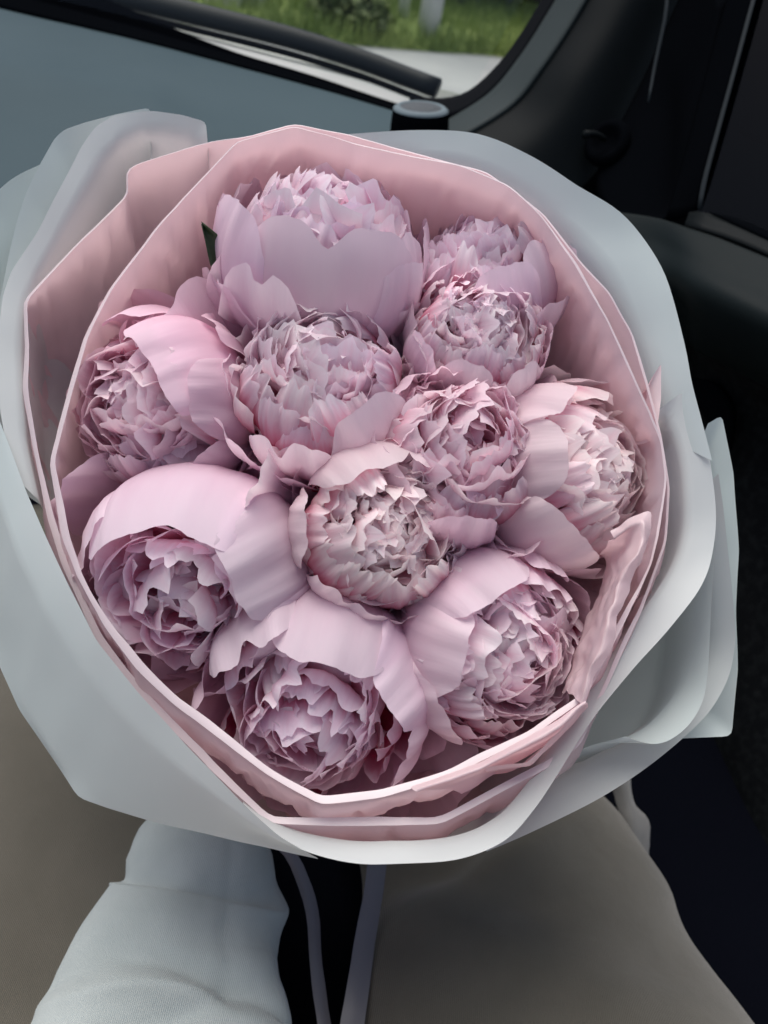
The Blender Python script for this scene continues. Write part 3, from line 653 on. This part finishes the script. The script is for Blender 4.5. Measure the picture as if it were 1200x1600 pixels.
blooms = [
 # cx cy r depth-offset axis guards style tint label
 (752, 436, 112, .012, (-.12, .74, .66), [(-35, .6, 2.3, dict(notch=.1)), (-75, .55, 2.15), (5, .5, 1.8, OP), (-120, .5, 1.8), (190, .5, 2.0), (150, .5, 2.05), (95, .6, 2.1), (50, .5, 2.05)], 'dome', lilac, 'lilac-pink peony behind its neighbours with smooth rounded petals facing the rim by the door'),
 (510, 402, 142, .0, (.18, .78, .60), [(-86, .92, 2.2, dict(notch=.2, rs=1.05, edge=-.05)), (-148, .55, 2.1, dict(rs=1.06, flare=.05)), (188, .5, 2.0, dict(flare=.08, notch=.1)), (-32, .34, 2.15), (-45, .36, 1.9, dict(rs=1.08)), (0, .5, 2.1), (120, .6, 2.15), (55, .6, 2.15), (160, .4, 2.1)], 'messy', lilac, 'peony with one wide two-lobed smooth petal in front, beside a dark green leaf'),
 (745, 528, 104, -.004, (.08, .38, .92), [(-105, .5, 2.2), (-55, .45, 2.1), (-150, .45, 2.1), (-10, .5, 1.95), (60, .5, 2.1), (120, .6, 2.15), (180, .5, 2.0)], 'dome', pale, 'small ruffled peony between the back peony and the frilled dark-centred one'),
 (500, 600, 136, -.004, (-.03, .40, .91), [(-52, .58, 2.25, dict(rs=1.0)), (-105, .5, 2.05, dict(flare=.08, notch=.2)), (-140, .4, 1.9, dict(flare=.15)), (185, .5, 2.05), (10, .42, 2.0, dict(flare=.12, drop=1.1)), (155, .42, 1.9, dict(flare=.5, rs=1.12)), (128, .36, 2.0, dict(flare=.45, rs=1.1, drop=1.2)), (172, .45, 1.6, dict(flare=.75, rs=1.15)), (80, .6, 2.2), (-90, .4, 1.5, dict(flare=.4, rs=1.1))], 'dome', pale, 'pale peony with pointed petals standing out at its sides, in front of the leaf peony'),
 (252, 640, 136, .0, (-.42, -.05, .90), [(38, .75, 2.45), (5, .55, 2.2), (95, .5, 2.2), (-45, .5, 2.0), (178, .42, 2.0), (-125, .55, 1.8, dict(notch=.15)), (150, .5, 1.8, dict(rs=1.02)), (-85, .5, 1.8), (115, .45, 1.7, dict(flare=.2, rs=1.04))], 'messy', rose, 'peony with a torn frilly rosy centre and stamen threads beside the pink liner'),
 (885, 745, 136, .008, (.60, .14, .78), [(180, .6, 2.3), (135, .5, 2.2), (-125, .6, 2.15), (-85, .5, 2.0, dict(flare=.1, notch=.2)), (85, .5, 2.1), (40, .5, 1.9), (-30, .5, 1.8), (-60, .35, 1.7, dict(flare=.35, rs=1.08, drop=1.1))], 'dome', cream, 'creamy peony turned sideways with feathery frills against the liner wall'),
 (712, 712, 132, -.008, (.14, .30, .94), [(-150, .52, 2.2), (-92, .46, 2.15, dict(rs=1.0)), (-58, .46, 1.75, dict(rs=1.12, flare=.12)), (-20, .4, 1.8, dict(flare=.1)), (20, .4, 1.9), (80, .5, 2.05), (130, .55, 2.1, dict(flare=-.05)), (180, .5, 2.0)], 'messy', rose, 'frilled peony with many torn rosy ruffles and two smooth scoop petals below'),
 (598, 830, 130, -.010, (.22, .02, .97), [(112, .65, 2.4), (55, .5, 2.4, dict(notch=.1)), (178, .5, 2.1), (-120, .55, 2.15, dict(notch=.12)), (15, .42, 2.3), (-20, .4, 1.9, dict(flare=.2, rs=1.04)), (-70, .5, 2.0), (160, .4, 1.8, dict(flare=.35, rs=1.1, drop=1.0))], 'dome', cream, 'compact cream-white peony in the middle of the bouquet with a tight crumpled heart'),
 (770, 1008, 142, .0, (.40, -.12, .91), [(165, .7, 2.35), (115, .6, 2.3), (-150, .6, 2.1), (-95, .55, 2.0), (65, .5, 2.1), (20, .45, 2.0), (-30, .45, 1.9), (-60, .5, 1.8), (45, .4, 1.6, dict(flare=.35, rs=1.1))], 'dome', pale, 'blown-open peony with a crinkled wide face beside the crumpled liner fold'),
 (308, 900, 164, -.004, (-.12, -.22, .97), [(92, .95, 2.5, dict(notch=.05)), (22, .62, 2.5), (-22, .5, 2.3), (150, .55, 2.25), (-62, .5, 2.15), (-115, .5, 2.05), (190, .5, 2.1), (-150, .45, 2.0), (146, .40, 1.75, dict(flare=.2, rs=1.08)), (-28, .32, 1.75, dict(flare=.35, rs=1.1)), (192, .5, 1.7, dict(rs=1.04))], 'cup', lilac, 'largest bowl-shaped peony with smooth closed petals and a deep rosy hollow'),
 (494, 1092, 164, -.004, (-.04, -.25, .97), [(75, .75, 2.4), (25, .55, 2.35), (125, .5, 2.25, dict(notch=.15)), (-18, .5, 2.25, dict(notch=.1)), (178, .5, 2.05), (-140, .5, 2.0), (-95, .5, 1.95), (-55, .45, 2.0), (62, .4, 1.7, dict(rs=1.1, flare=.15)), (-42, .45, 1.65, dict(flare=.4, rs=1.1)), (-75, .45, 1.6, dict(flare=.35, rs=1.08)), (160, .5, 1.6, dict(flare=.3, rs=1.08))], 'cup', lilac, 'cupped peony with a dark hollow heart resting on the front fold of pink paper'),
]
for k, (cx, cy, rp, off, ax, gd, st, tint, lb) in enumerate(blooms):
    peony(cx, cy, rp, fd(cx, cy, off), ax, gd, st, tint, lb, 11 + k, leaf1 if k == 1 else None)

# ---------------------------------------------------------------- wrapping paper
def cone_rows(rim, neck_r, ts=(0, .12, .3, .55, .8, 1), bulge=.02, start=0):
    rows = []; n = len(rim)
    for t in ts:
        row = []
        for p in rim:
            rad = p - BC; rad = (rad - AX * rad.dot(AX)).normalized(); e = NECK + rad * neck_r
            de = e - p; ea = AX * de.dot(AX)
            row.append(p + ea * t + (de - ea) * t ** 2.3 + rad * bulge * math.sin(math.pi * min(1, t * 1.15)))
        rows.append(row)
    return rows
G = 'wrapping sheets round the bouquet'
def ring_pts(pts, off): return [at(x, y, rimd(x, y, off)) for x, y in pts]
P1 = [(460, 197), (560, 226), (640, 244), (720, 258), (795, 290), (845, 335), (900, 410), (950, 500), (1000, 610), (1035, 690), (1042, 745), (1030, 830), (1018, 880), (975, 975), (915, 1092), (830, 1150), (700, 1215), (600, 1245), (500, 1257), (420, 1213), (340, 1152), (270, 1100), (215, 1047), (165, 982), (120, 900), (97, 840), (78, 725), (108, 605), (130, 530), (175, 445), (250, 350), (310, 285), (370, 222)]
P2 = [(385, 214), (460, 194), (545, 211), (640, 238), (760, 268), (850, 335), (914, 418), (950, 455), (988, 520), (1010, 590), (1033, 680), (1047, 760), (1040, 850), (1000, 960), (950, 1070), (925, 1120), (905, 1165), (870, 1190), (760, 1250), (690, 1288), (560, 1291), (420, 1286), (340, 1215), (215, 1085), (150, 1000), (95, 880), (72, 800), (48, 680), (35, 610), (40, 540), (37, 470), (115, 385), (200, 305), (197, 266), (215, 257), (325, 222)]
def liner(P, off, neck_r, seed, label, bulge):
    rim = facet(ring_pts(P, off), 280, True, 1); n = len(rim)
    rim = [p + noise.noise_vector(p * 25) * .0006 for p in rim]
    rows = cone_rows(rim, neck_r, bulge=bulge); m = 44; V = []
    for j in range(n):
        c = catmull([r[j] for r in rows], m); rad = (rim[j] - BC).normalized()
        for i, p in enumerate(c):
            t = i / (m - 1); a = min(1, t * 14)
            q = Vector((math.cos(6.2832 * j / n) * 5, math.sin(6.2832 * j / n) * 5, t * 1.6 + seed * 9))
            p = p + rad * a * (noise.noise(q) * .004 + noise.noise(q * 2.6) * .0022) + noise.noise_vector(p * 75 + Vector((seed, 0, 0))) * .0008 * a - rad * a * (max(0, .10 - abs(noise.noise(q * 2.2 + Vector((0, 0, 7))))) * .035 + max(0, .08 - abs(noise.noise(p * 42 + Vector((seed * 3, 0, 0))))) * .018)
            V.append(p)
    F = [(((j + 1) % n) * m + i, ((j + 1) % n) * m + i + 1, j * m + i + 1, j * m + i) for j in range(n) for i in range(m - 1)]
    o = link('wrapping_sheet', mesh('wrapping_sheet', V, F), M_pink)
    inner = []; mid = []
    for i, p in enumerate(rim):           # folded double edge, wider along the front and the left
        rad = p - BC; rad = (rad - AX * rad.dot(AX)).normalized(); x = rad.dot(RT); y = rad.dot(UP)
        wv = .0010 + .0050 * max(0, -y - .35) + .0030 * max(0, -x - .2) + .0012 * noise.noise(Vector((i * .09, seed * 5, 0)))
        tl = .9 * max(0, .45 + .55 * y - .4 * x); w_ = max(.0008, wv); inner.append(p - rad * w_ + AX * (w_ * tl - .0004)); mid.append(p - rad * w_ * .5 + AX * (w_ * tl * .6))
    sheet('folded_edge', [[p + AX * .0003 for p in rim], mid, inner], M_fold, o, m=5, crinkle=.0002, freq=90, closed=True, thick=0, seed=seed)
    tag(o, label, 'wrapping paper', G); return o
liner(P1, -.004, .030, 1, 'inner pink glossy paper cone directly around the peonies', .012)
liner(P2, .008, .036, 2, 'second pink paper cone with straight folded edges outside the inner one', .016)

def cut_sheet(rows, material, label, n=60, m=24, cr=.0012, fr=14, kind='smooth', seed=0, smooth_rows=True, tuck=False):
    rr = px_rows(rows[:2] if tuck else rows, n, kind)
    if tuck:                              # below its visible edge the sheet runs down outside the liners
        r3, r4 = [], []
        for p in rr[1]:
            rad = p - BC; rad = (rad - AX * rad.dot(AX)).normalized(); r3.append(p - AX * .05 + rad * .003); r4.append(p - AX * .12 - rad * .035)
        rr += [r3, r4]; smooth_rows = False
    o = sheet('wrapping_sheet', rr, material, None, m=m, crinkle=cr, freq=fr, thick=0, seed=seed, smooth_rows=smooth_rows)
    tag(o, label, 'wrapping paper', G); return o
def D(rows):  # (x, y, offset) -> (x, y, depth)
    return [[(x, y, rimd(x, y, o)) for x, y, o in r] for r in rows]
# upper right white sheet
cut_sheet(D([[(480, 215, .03), (540, 211, .03), (640, 205, .03), (720, 206, .028), (770, 217, .026), (830, 245, .024), (900, 290, .022), (960, 325, .02), (1000, 365, .02), (1030, 410, .018), (1052, 465, .016), (1072, 545, .015), (1086, 620, .014), (1112, 720, .014)],
    [(480, 235, .036), (560, 235, .036), (650, 245, .036), (760, 270, .035), (850, 325, .034), (930, 410, .03), (985, 500, .03), (1020, 590, .028), (1050, 690, .026)],
    [(490, 300, .06), (600, 300, .06), (760, 340, .06), (850, 420, .06), (930, 530, .06), (970, 650, .055), (980, 760, .05)],
    [(520, 560, .15), (600, 560, .15), (700, 600, .15), (740, 660, .15), (780, 740, .15), (780, 800, .14)]]), M_white, 'broad white sheet standing behind the pink rim toward the door', tuck=True, seed=3)
# upper left sheets
cut_sheet(D([[(326, 250, .012), (323, 222, .012), (321, 188, .012), (285, 178, .013), (237, 173, .014), (180, 180, .014), (150, 199, .014), (126, 232, .013), (99, 282, .012), (60, 355, .010), (18, 424, .008), (6, 462, .008), (-1, 520, .008), (0, 640, .006), (20, 740, .006)],
    [(326, 262, .02), (322, 235, .02), (300, 214, .02), (260, 206, .02), (220, 206, .02), (185, 222, .02), (160, 250, .02), (130, 300, .018), (90, 365, .016), (55, 430, .014), (40, 480, .013), (35, 560, .012), (40, 680, .01), (60, 780, .01)],
    [(380, 360, .06), (350, 340, .06), (320, 330, .06), (270, 340, .06), (220, 390, .06), (180, 460, .055), (150, 540, .05), (150, 640, .05), (170, 760, .05)],
    [(480, 600, .14), (460, 600, .14), (430, 620, .14), (400, 660, .14), (380, 720, .14), (380, 800, .13), (400, 860, .13)]]), M_blush, 'blush-white sheet with a squared corner standing behind the folded pink edge', tuck=True, seed=4, kind='facet', n=110)
cut_sheet(D([[(237, 260, .03), (236, 200, .026), (235, 170, .024), (180, 180, .024), (130, 192, .024), (99, 203, .024), (84, 217, .024), (63, 256, .022), (42, 300, .02), (27, 346, .018), (12, 415, .016), (0, 470, .015), (-10, 560, .014)],
    [(245, 300, .045), (240, 260, .045), (225, 240, .045), (190, 240, .045), (150, 250, .045), (125, 270, .045), (105, 300, .04), (80, 350, .04), (60, 400, .035), (45, 460, .03), (30, 560, .03)],
    [(300, 500, .12), (290, 480, .12), (270, 480, .12), (240, 490, .12), (220, 510, .12), (190, 560, .11), (170, 640, .10)]]), M_white, 'bright white sheet curling up just behind the squared blush corner', tuck=True, seed=5, kind='facet', n=90)
cut_sheet(D([[(110, 235, .05), (63, 257, .04), (30, 274, .036), (0, 297, .032), (-40, 340, .03), (-70, 420, .028), (-90, 560, .026), (-90, 680, .024)],
    [(130, 290, .06), (90, 310, .06), (60, 330, .055), (30, 360, .05), (0, 410, .045), (-20, 480, .04), (-25, 580, .035), (-20, 690, .03)],
    [(240, 520, .12), (220, 530, .12), (200, 550, .12), (180, 580, .11), (160, 620, .10), (150, 680, .09), (150, 740, .08)]]), M_white, 'outermost white sheet edge lying nearest the dashboard', tuck=True, seed=6)
# front left sheet, outer face toward the lap
cut_sheet(D([[(-75, 420, .020), (-40, 560, .010), (0, 662, .004), (40, 770, 0), (90, 880, -.004), (150, 1000, -.006), (220, 1085, -.006), (300, 1172, -.004), (380, 1255, -.002), (440, 1308, 0), (492, 1338, .002)],
    [(-80, 480, .020), (-50, 640, .012), (-15, 740, .006), (20, 850, .004), (75, 960, .002), (140, 1060, .002), (215, 1140, .002), (300, 1215, .002), (385, 1280, .002), (445, 1318, .003), (494, 1339, .003)],
    [(-110, 600, .05), (-80, 760, .045), (-40, 880, .04), (-5, 990, .036), (30, 1095, .034), (80, 1180, .034), (150, 1240, .034), (250, 1277, .03), (370, 1308, .022), (440, 1327, .014), (496, 1341, .006)],
    [(-120, 620, .055), (-90, 780, .05), (-50, 900, .045), (0, 1045, .040), (28, 1110, .038), (122, 1245, .038), (170, 1262, .037), (260, 1288, .032), (370, 1314, .024), (440, 1330, .015), (497, 1342, .006)]]), M_white, 'large plain white sheet whose outer face slopes down to the beige lap', n=110, m=24, cr=.001, seed=7, smooth_rows=False, kind='facet')
# bottom sheet continuing up the right side, inner face showing
cut_sheet(D([[(380, 1262, .006), (440, 1310, .002), (490, 1336, .0), (560, 1350, -.002), (640, 1349, -.002), (720, 1341, -.002), (785, 1314, -.001), (830, 1270, .001), (872, 1212, .003), (930, 1118, .004), (985, 1048, .006), (1050, 975, .008), (1095, 915, .012), (1114, 860, .016), (1119, 790, .018), (1108, 710, .018), (1090, 650, .018), (1073, 614, .018), (1050, 625, .018), (1030, 640, .018)],
    [(380, 1240, .014), (440, 1285, .010), (490, 1305, .008), (560, 1315, .006), (640, 1312, .006), (720, 1300, .006), (775, 1275, .008), (815, 1235, .010), (855, 1180, .012), (905, 1095, .014), (955, 1020, .016), (1010, 945, .018), (1050, 885, .020), (1068, 830, .022), (1070, 770, .022), (1062, 710, .022), (1048, 670, .022), (1038, 650, .022), (1030, 650, .022), (1020, 660, .022)],
    [(400, 1180, .04), (450, 1215, .04), (500, 1230, .04), (560, 1235, .04), (640, 1230, .04), (700, 1215, .04), (750, 1190, .04), (790, 1150, .04), (830, 1100, .04), (870, 1030, .04), (910, 970, .04), (950, 900, .04), (980, 850, .045), (990, 800, .045), (990, 760, .045), (985, 730, .045), (980, 710, .045), (978, 700, .045), (975, 700, .045), (970, 700, .045)],
    [(480, 1020, .17), (510, 1040, .17), (540, 1045, .17), (580, 1045, .17), (610, 1040, .17), (640, 1030, .17), (660, 1010, .17), (680, 990, .17), (700, 960, .17), (710, 930, .17), (720, 900, .17), (730, 880, .17), (735, 850, .17), (735, 840, .17), (735, 830, .17), (735, 820, .17), (735, 815, .17), (735, 810, .17), (730, 810, .17), (730, 810, .17)]]), M_blush, 'white sheet curving under the front rim with its blush inner face showing', tuck=True, n=120, m=30, cr=.0008, seed=8)
# bright scrolled sheet on the right
cut_sheet(D([[(1116, 800, .03), (1116, 880, .028), (1110, 980, .026), (1106, 1050, .024), (1098, 1095, .022), (1078, 1130, .020), (1050, 1154, .020), (1025, 1162, .022), (1000, 1158, .026), (978, 1150, .030)],
    [(1105, 820, .04), (1098, 890, .045), (1085, 970, .05), (1075, 1030, .05), (1060, 1075, .048), (1040, 1105, .046), (1015, 1130, .044), (985, 1148, .042), (950, 1158, .042), (915, 1166, .042)],
    [(1050, 850, .06), (1040, 910, .062), (1020, 970, .064), (1000, 1020, .066), (975, 1060, .066), (950, 1090, .064), (925, 1115, .062), (895, 1140, .06), (865, 1160, .06), (840, 1180, .06)],
    [(900, 850, .12), (890, 880, .12), (880, 910, .12), (870, 940, .12), (850, 970, .12), (830, 1000, .12), (810, 1030, .12), (790, 1050, .12), (770, 1060, .12), (750, 1070, .12)]]), M_white, 'bright scrolled white sheet under the front rim toward the door', tuck=True, n=60, cr=.0006, seed=9)
# lower right band, underside
cut_sheet(D([[(1122, 740, .040), (1130, 800, .040), (1139, 880, .040), (1147, 960, .040), (1148, 1010, .040), (1138, 1060, .040), (1110, 1110, .042), (1065, 1155, .044), (1010, 1200, .046), (950, 1240, .048), (890, 1272, .05), (830, 1300, .05), (760, 1330, .05)],
    [(1100, 760, .055), (1105, 830, .055), (1110, 900, .056), (1112, 960, .058), (1108, 1010, .06), (1090, 1050, .06), (1060, 1085, .06), (1015, 1125, .062), (965, 1160, .064), (910, 1190, .066), (860, 1215, .066), (810, 1240, .066), (750, 1270, .066)],
    [(1000, 800, .10), (1000, 850, .10), (1000, 900, .10), (990, 950, .10), (970, 990, .10), (940, 1020, .10), (900, 1050, .10), (860, 1080, .10), (820, 1100, .10), (780, 1120, .10), (740, 1130, .10), (700, 1140, .10), (650, 1140, .10)]]), M_blush, 'greyish sheet forming the lower band above the door-side trouser leg', tuck=True, n=70, cr=.0006, seed=10)
# outermost right sheet with sharp corners
cut_sheet(D([[(1106, 662, .055), (1128, 649, .055), (1146, 740, .055), (1154, 860, .055), (1149, 955, .056), (1152, 1045, .058), (1143, 1149, .060), (1100, 1151, .062), (1062, 1153, .064)],
    [(1095, 690, .065), (1105, 700, .065), (1115, 780, .066), (1120, 880, .067), (1118, 960, .068), (1115, 1030, .07), (1105, 1110, .072), (1080, 1120, .074), (1050, 1125, .076)],
    [(1000, 760, .10), (1000, 780, .10), (1000, 820, .10), (1000, 880, .10), (1000, 930, .10), (990, 980, .10), (980, 1030, .10), (970, 1050, .10), (950, 1060, .10)]]), M_white, 'outermost white sheet with two sharp corners beside the dark door', tuck=True, n=70, kind='facet', cr=.0008, seed=11)
# crumpled pink fold at lower right, small pink points on the right
cut_sheet(D([[(955, 832, -.004), (985, 812, -.006), (1018, 800, -.008), (1022, 830, -.009), (1000, 885, -.010), (965, 970, -.011), (938, 1035, -.012), (914, 1092, -.012)],
    [(960, 845, -.006), (982, 828, -.010), (1004, 818, -.013), (1000, 850, -.014), (975, 905, -.015), (945, 980, -.016), (925, 1040, -.015), (908, 1092, -.013)],
    [(950, 850, .004), (968, 842, .002), (980, 840, 0), (972, 872, 0), (955, 920, 0), (932, 985, -.001), (915, 1040, -.003), (900, 1090, -.006)],
    [(930, 870, .03), (940, 870, .03), (945, 875, .03), (940, 900, .03), (925, 945, .03), (905, 1000, .03), (892, 1045, .025), (880, 1085, .02)]]), M_pink, 'crumpled pink flap folded inside the rim beside the blown-open peony', n=60, m=24, cr=.0030, fr=55, kind='facet', seed=12, smooth_rows=False)
cut_sheet(D([[(1012, 600, .012), (1034, 566, .014), (1034, 620, .014), (1026, 680, .012)], [(1008, 610, .016), (1012, 600, .018), (1014, 640, .018), (1012, 690, .016)], [(960, 640, .04), (965, 640, .04), (965, 660, .04), (965, 700, .04)]]), M_pink, 'small pointed pink paper tip sticking up behind the liner rim', n=24, m=10, kind='facet', seed=13)
# folded strip along the front, lower right pleat
cut_sheet(D([[(640, 1232, -.004), (760, 1185, -.008), (860, 1130, -.012), (916, 1094, -.013)], [(645, 1240, -.008), (765, 1195, -.013), (865, 1140, -.016), (917, 1097, -.014)], [(700, 1232, .002), (790, 1188, -.002), (875, 1140, -.006), (918, 1102, -.008)], [(720, 1240, .012), (800, 1195, .012), (880, 1145, .01), (918, 1108, .006)]]), M_pink, 'narrow pink pleat fanning out along the front rim', n=40, m=14, cr=.0012, fr=50, seed=14, smooth_rows=False)
cut_sheet(D([[(752, 1198, -.006), (822, 1190, -.010), (870, 1145, -.012), (918, 1096, -.012)], [(760, 1204, -.004), (828, 1196, -.004), (878, 1152, -.006), (920, 1102, -.008)], [(740, 1215, .02), (800, 1205, .02), (850, 1165, .02), (900, 1115, .02)]]), M_pink, 'short pink pleat with a square end between the two front pink folds', n=30, m=12, cr=.001, fr=50, seed=15, smooth_rows=False, kind='facet')

# ---------------------------------------------------------------- ribbon round the stems with two tails
def ribbon(name, P, wpx, label, seed):
    C = catmull([at(*p) for p in P], 40); V = [[], [], []]
    for i, c in enumerate(C):
        tw = .5 * math.sin(i * .13 + seed); X = (RT * math.cos(tw) - FWD * math.sin(tw)); wd = wpx / FPX * .6 / 2
        for k, s in enumerate((-1, 0, 1)): V[k].append(c + X * s * wd + FWD * (.0012 * (s * s)))
    o = sheet(name, V, M_ribbon, None, m=7, crinkle=.0006, freq=60, thick=0, seed=seed); tag(o, label, 'ribbon', 'ribbon tails'); return o
ribbon('ribbon', [(535, 985, .60), (480, 1150, .60), (430, 1290, .585), (462, 1350, .58), (486, 1420, .58), (493, 1500, .565), (508, 1620, .54), (520, 1750, .50)], 20, 'narrow lilac-grey ribbon tail lying over the dark gap next to the sleeve', 1)
ribbon('ribbon', [(540, 985, .60), (580, 1150, .60), (592, 1300, .588), (586, 1380, .58), (572, 1460, .565), (560, 1540, .55), (548, 1620, .53), (530, 1760, .49)], 34, 'wider glossy grey ribbon tail lying against the door-side trouser leg', 2)
def tie():
    C = [NECK + (RT * math.cos(a) + (AX.cross(RT)).normalized() * math.sin(a)) * .037 for a in [2 * math.pi * k / 40 for k in range(40)]]
    rows = [[p + AX * .014 for p in C], [p for p in C], [p - AX * .014 for p in C]]
    o = sheet('ribbon_tie', rows, M_ribbon, None, m=7, closed=True, crinkle=.0015, freq=50, thick=.0006); tag(o, 'grey ribbon wound round the stems below the paper', 'ribbon')
tie()
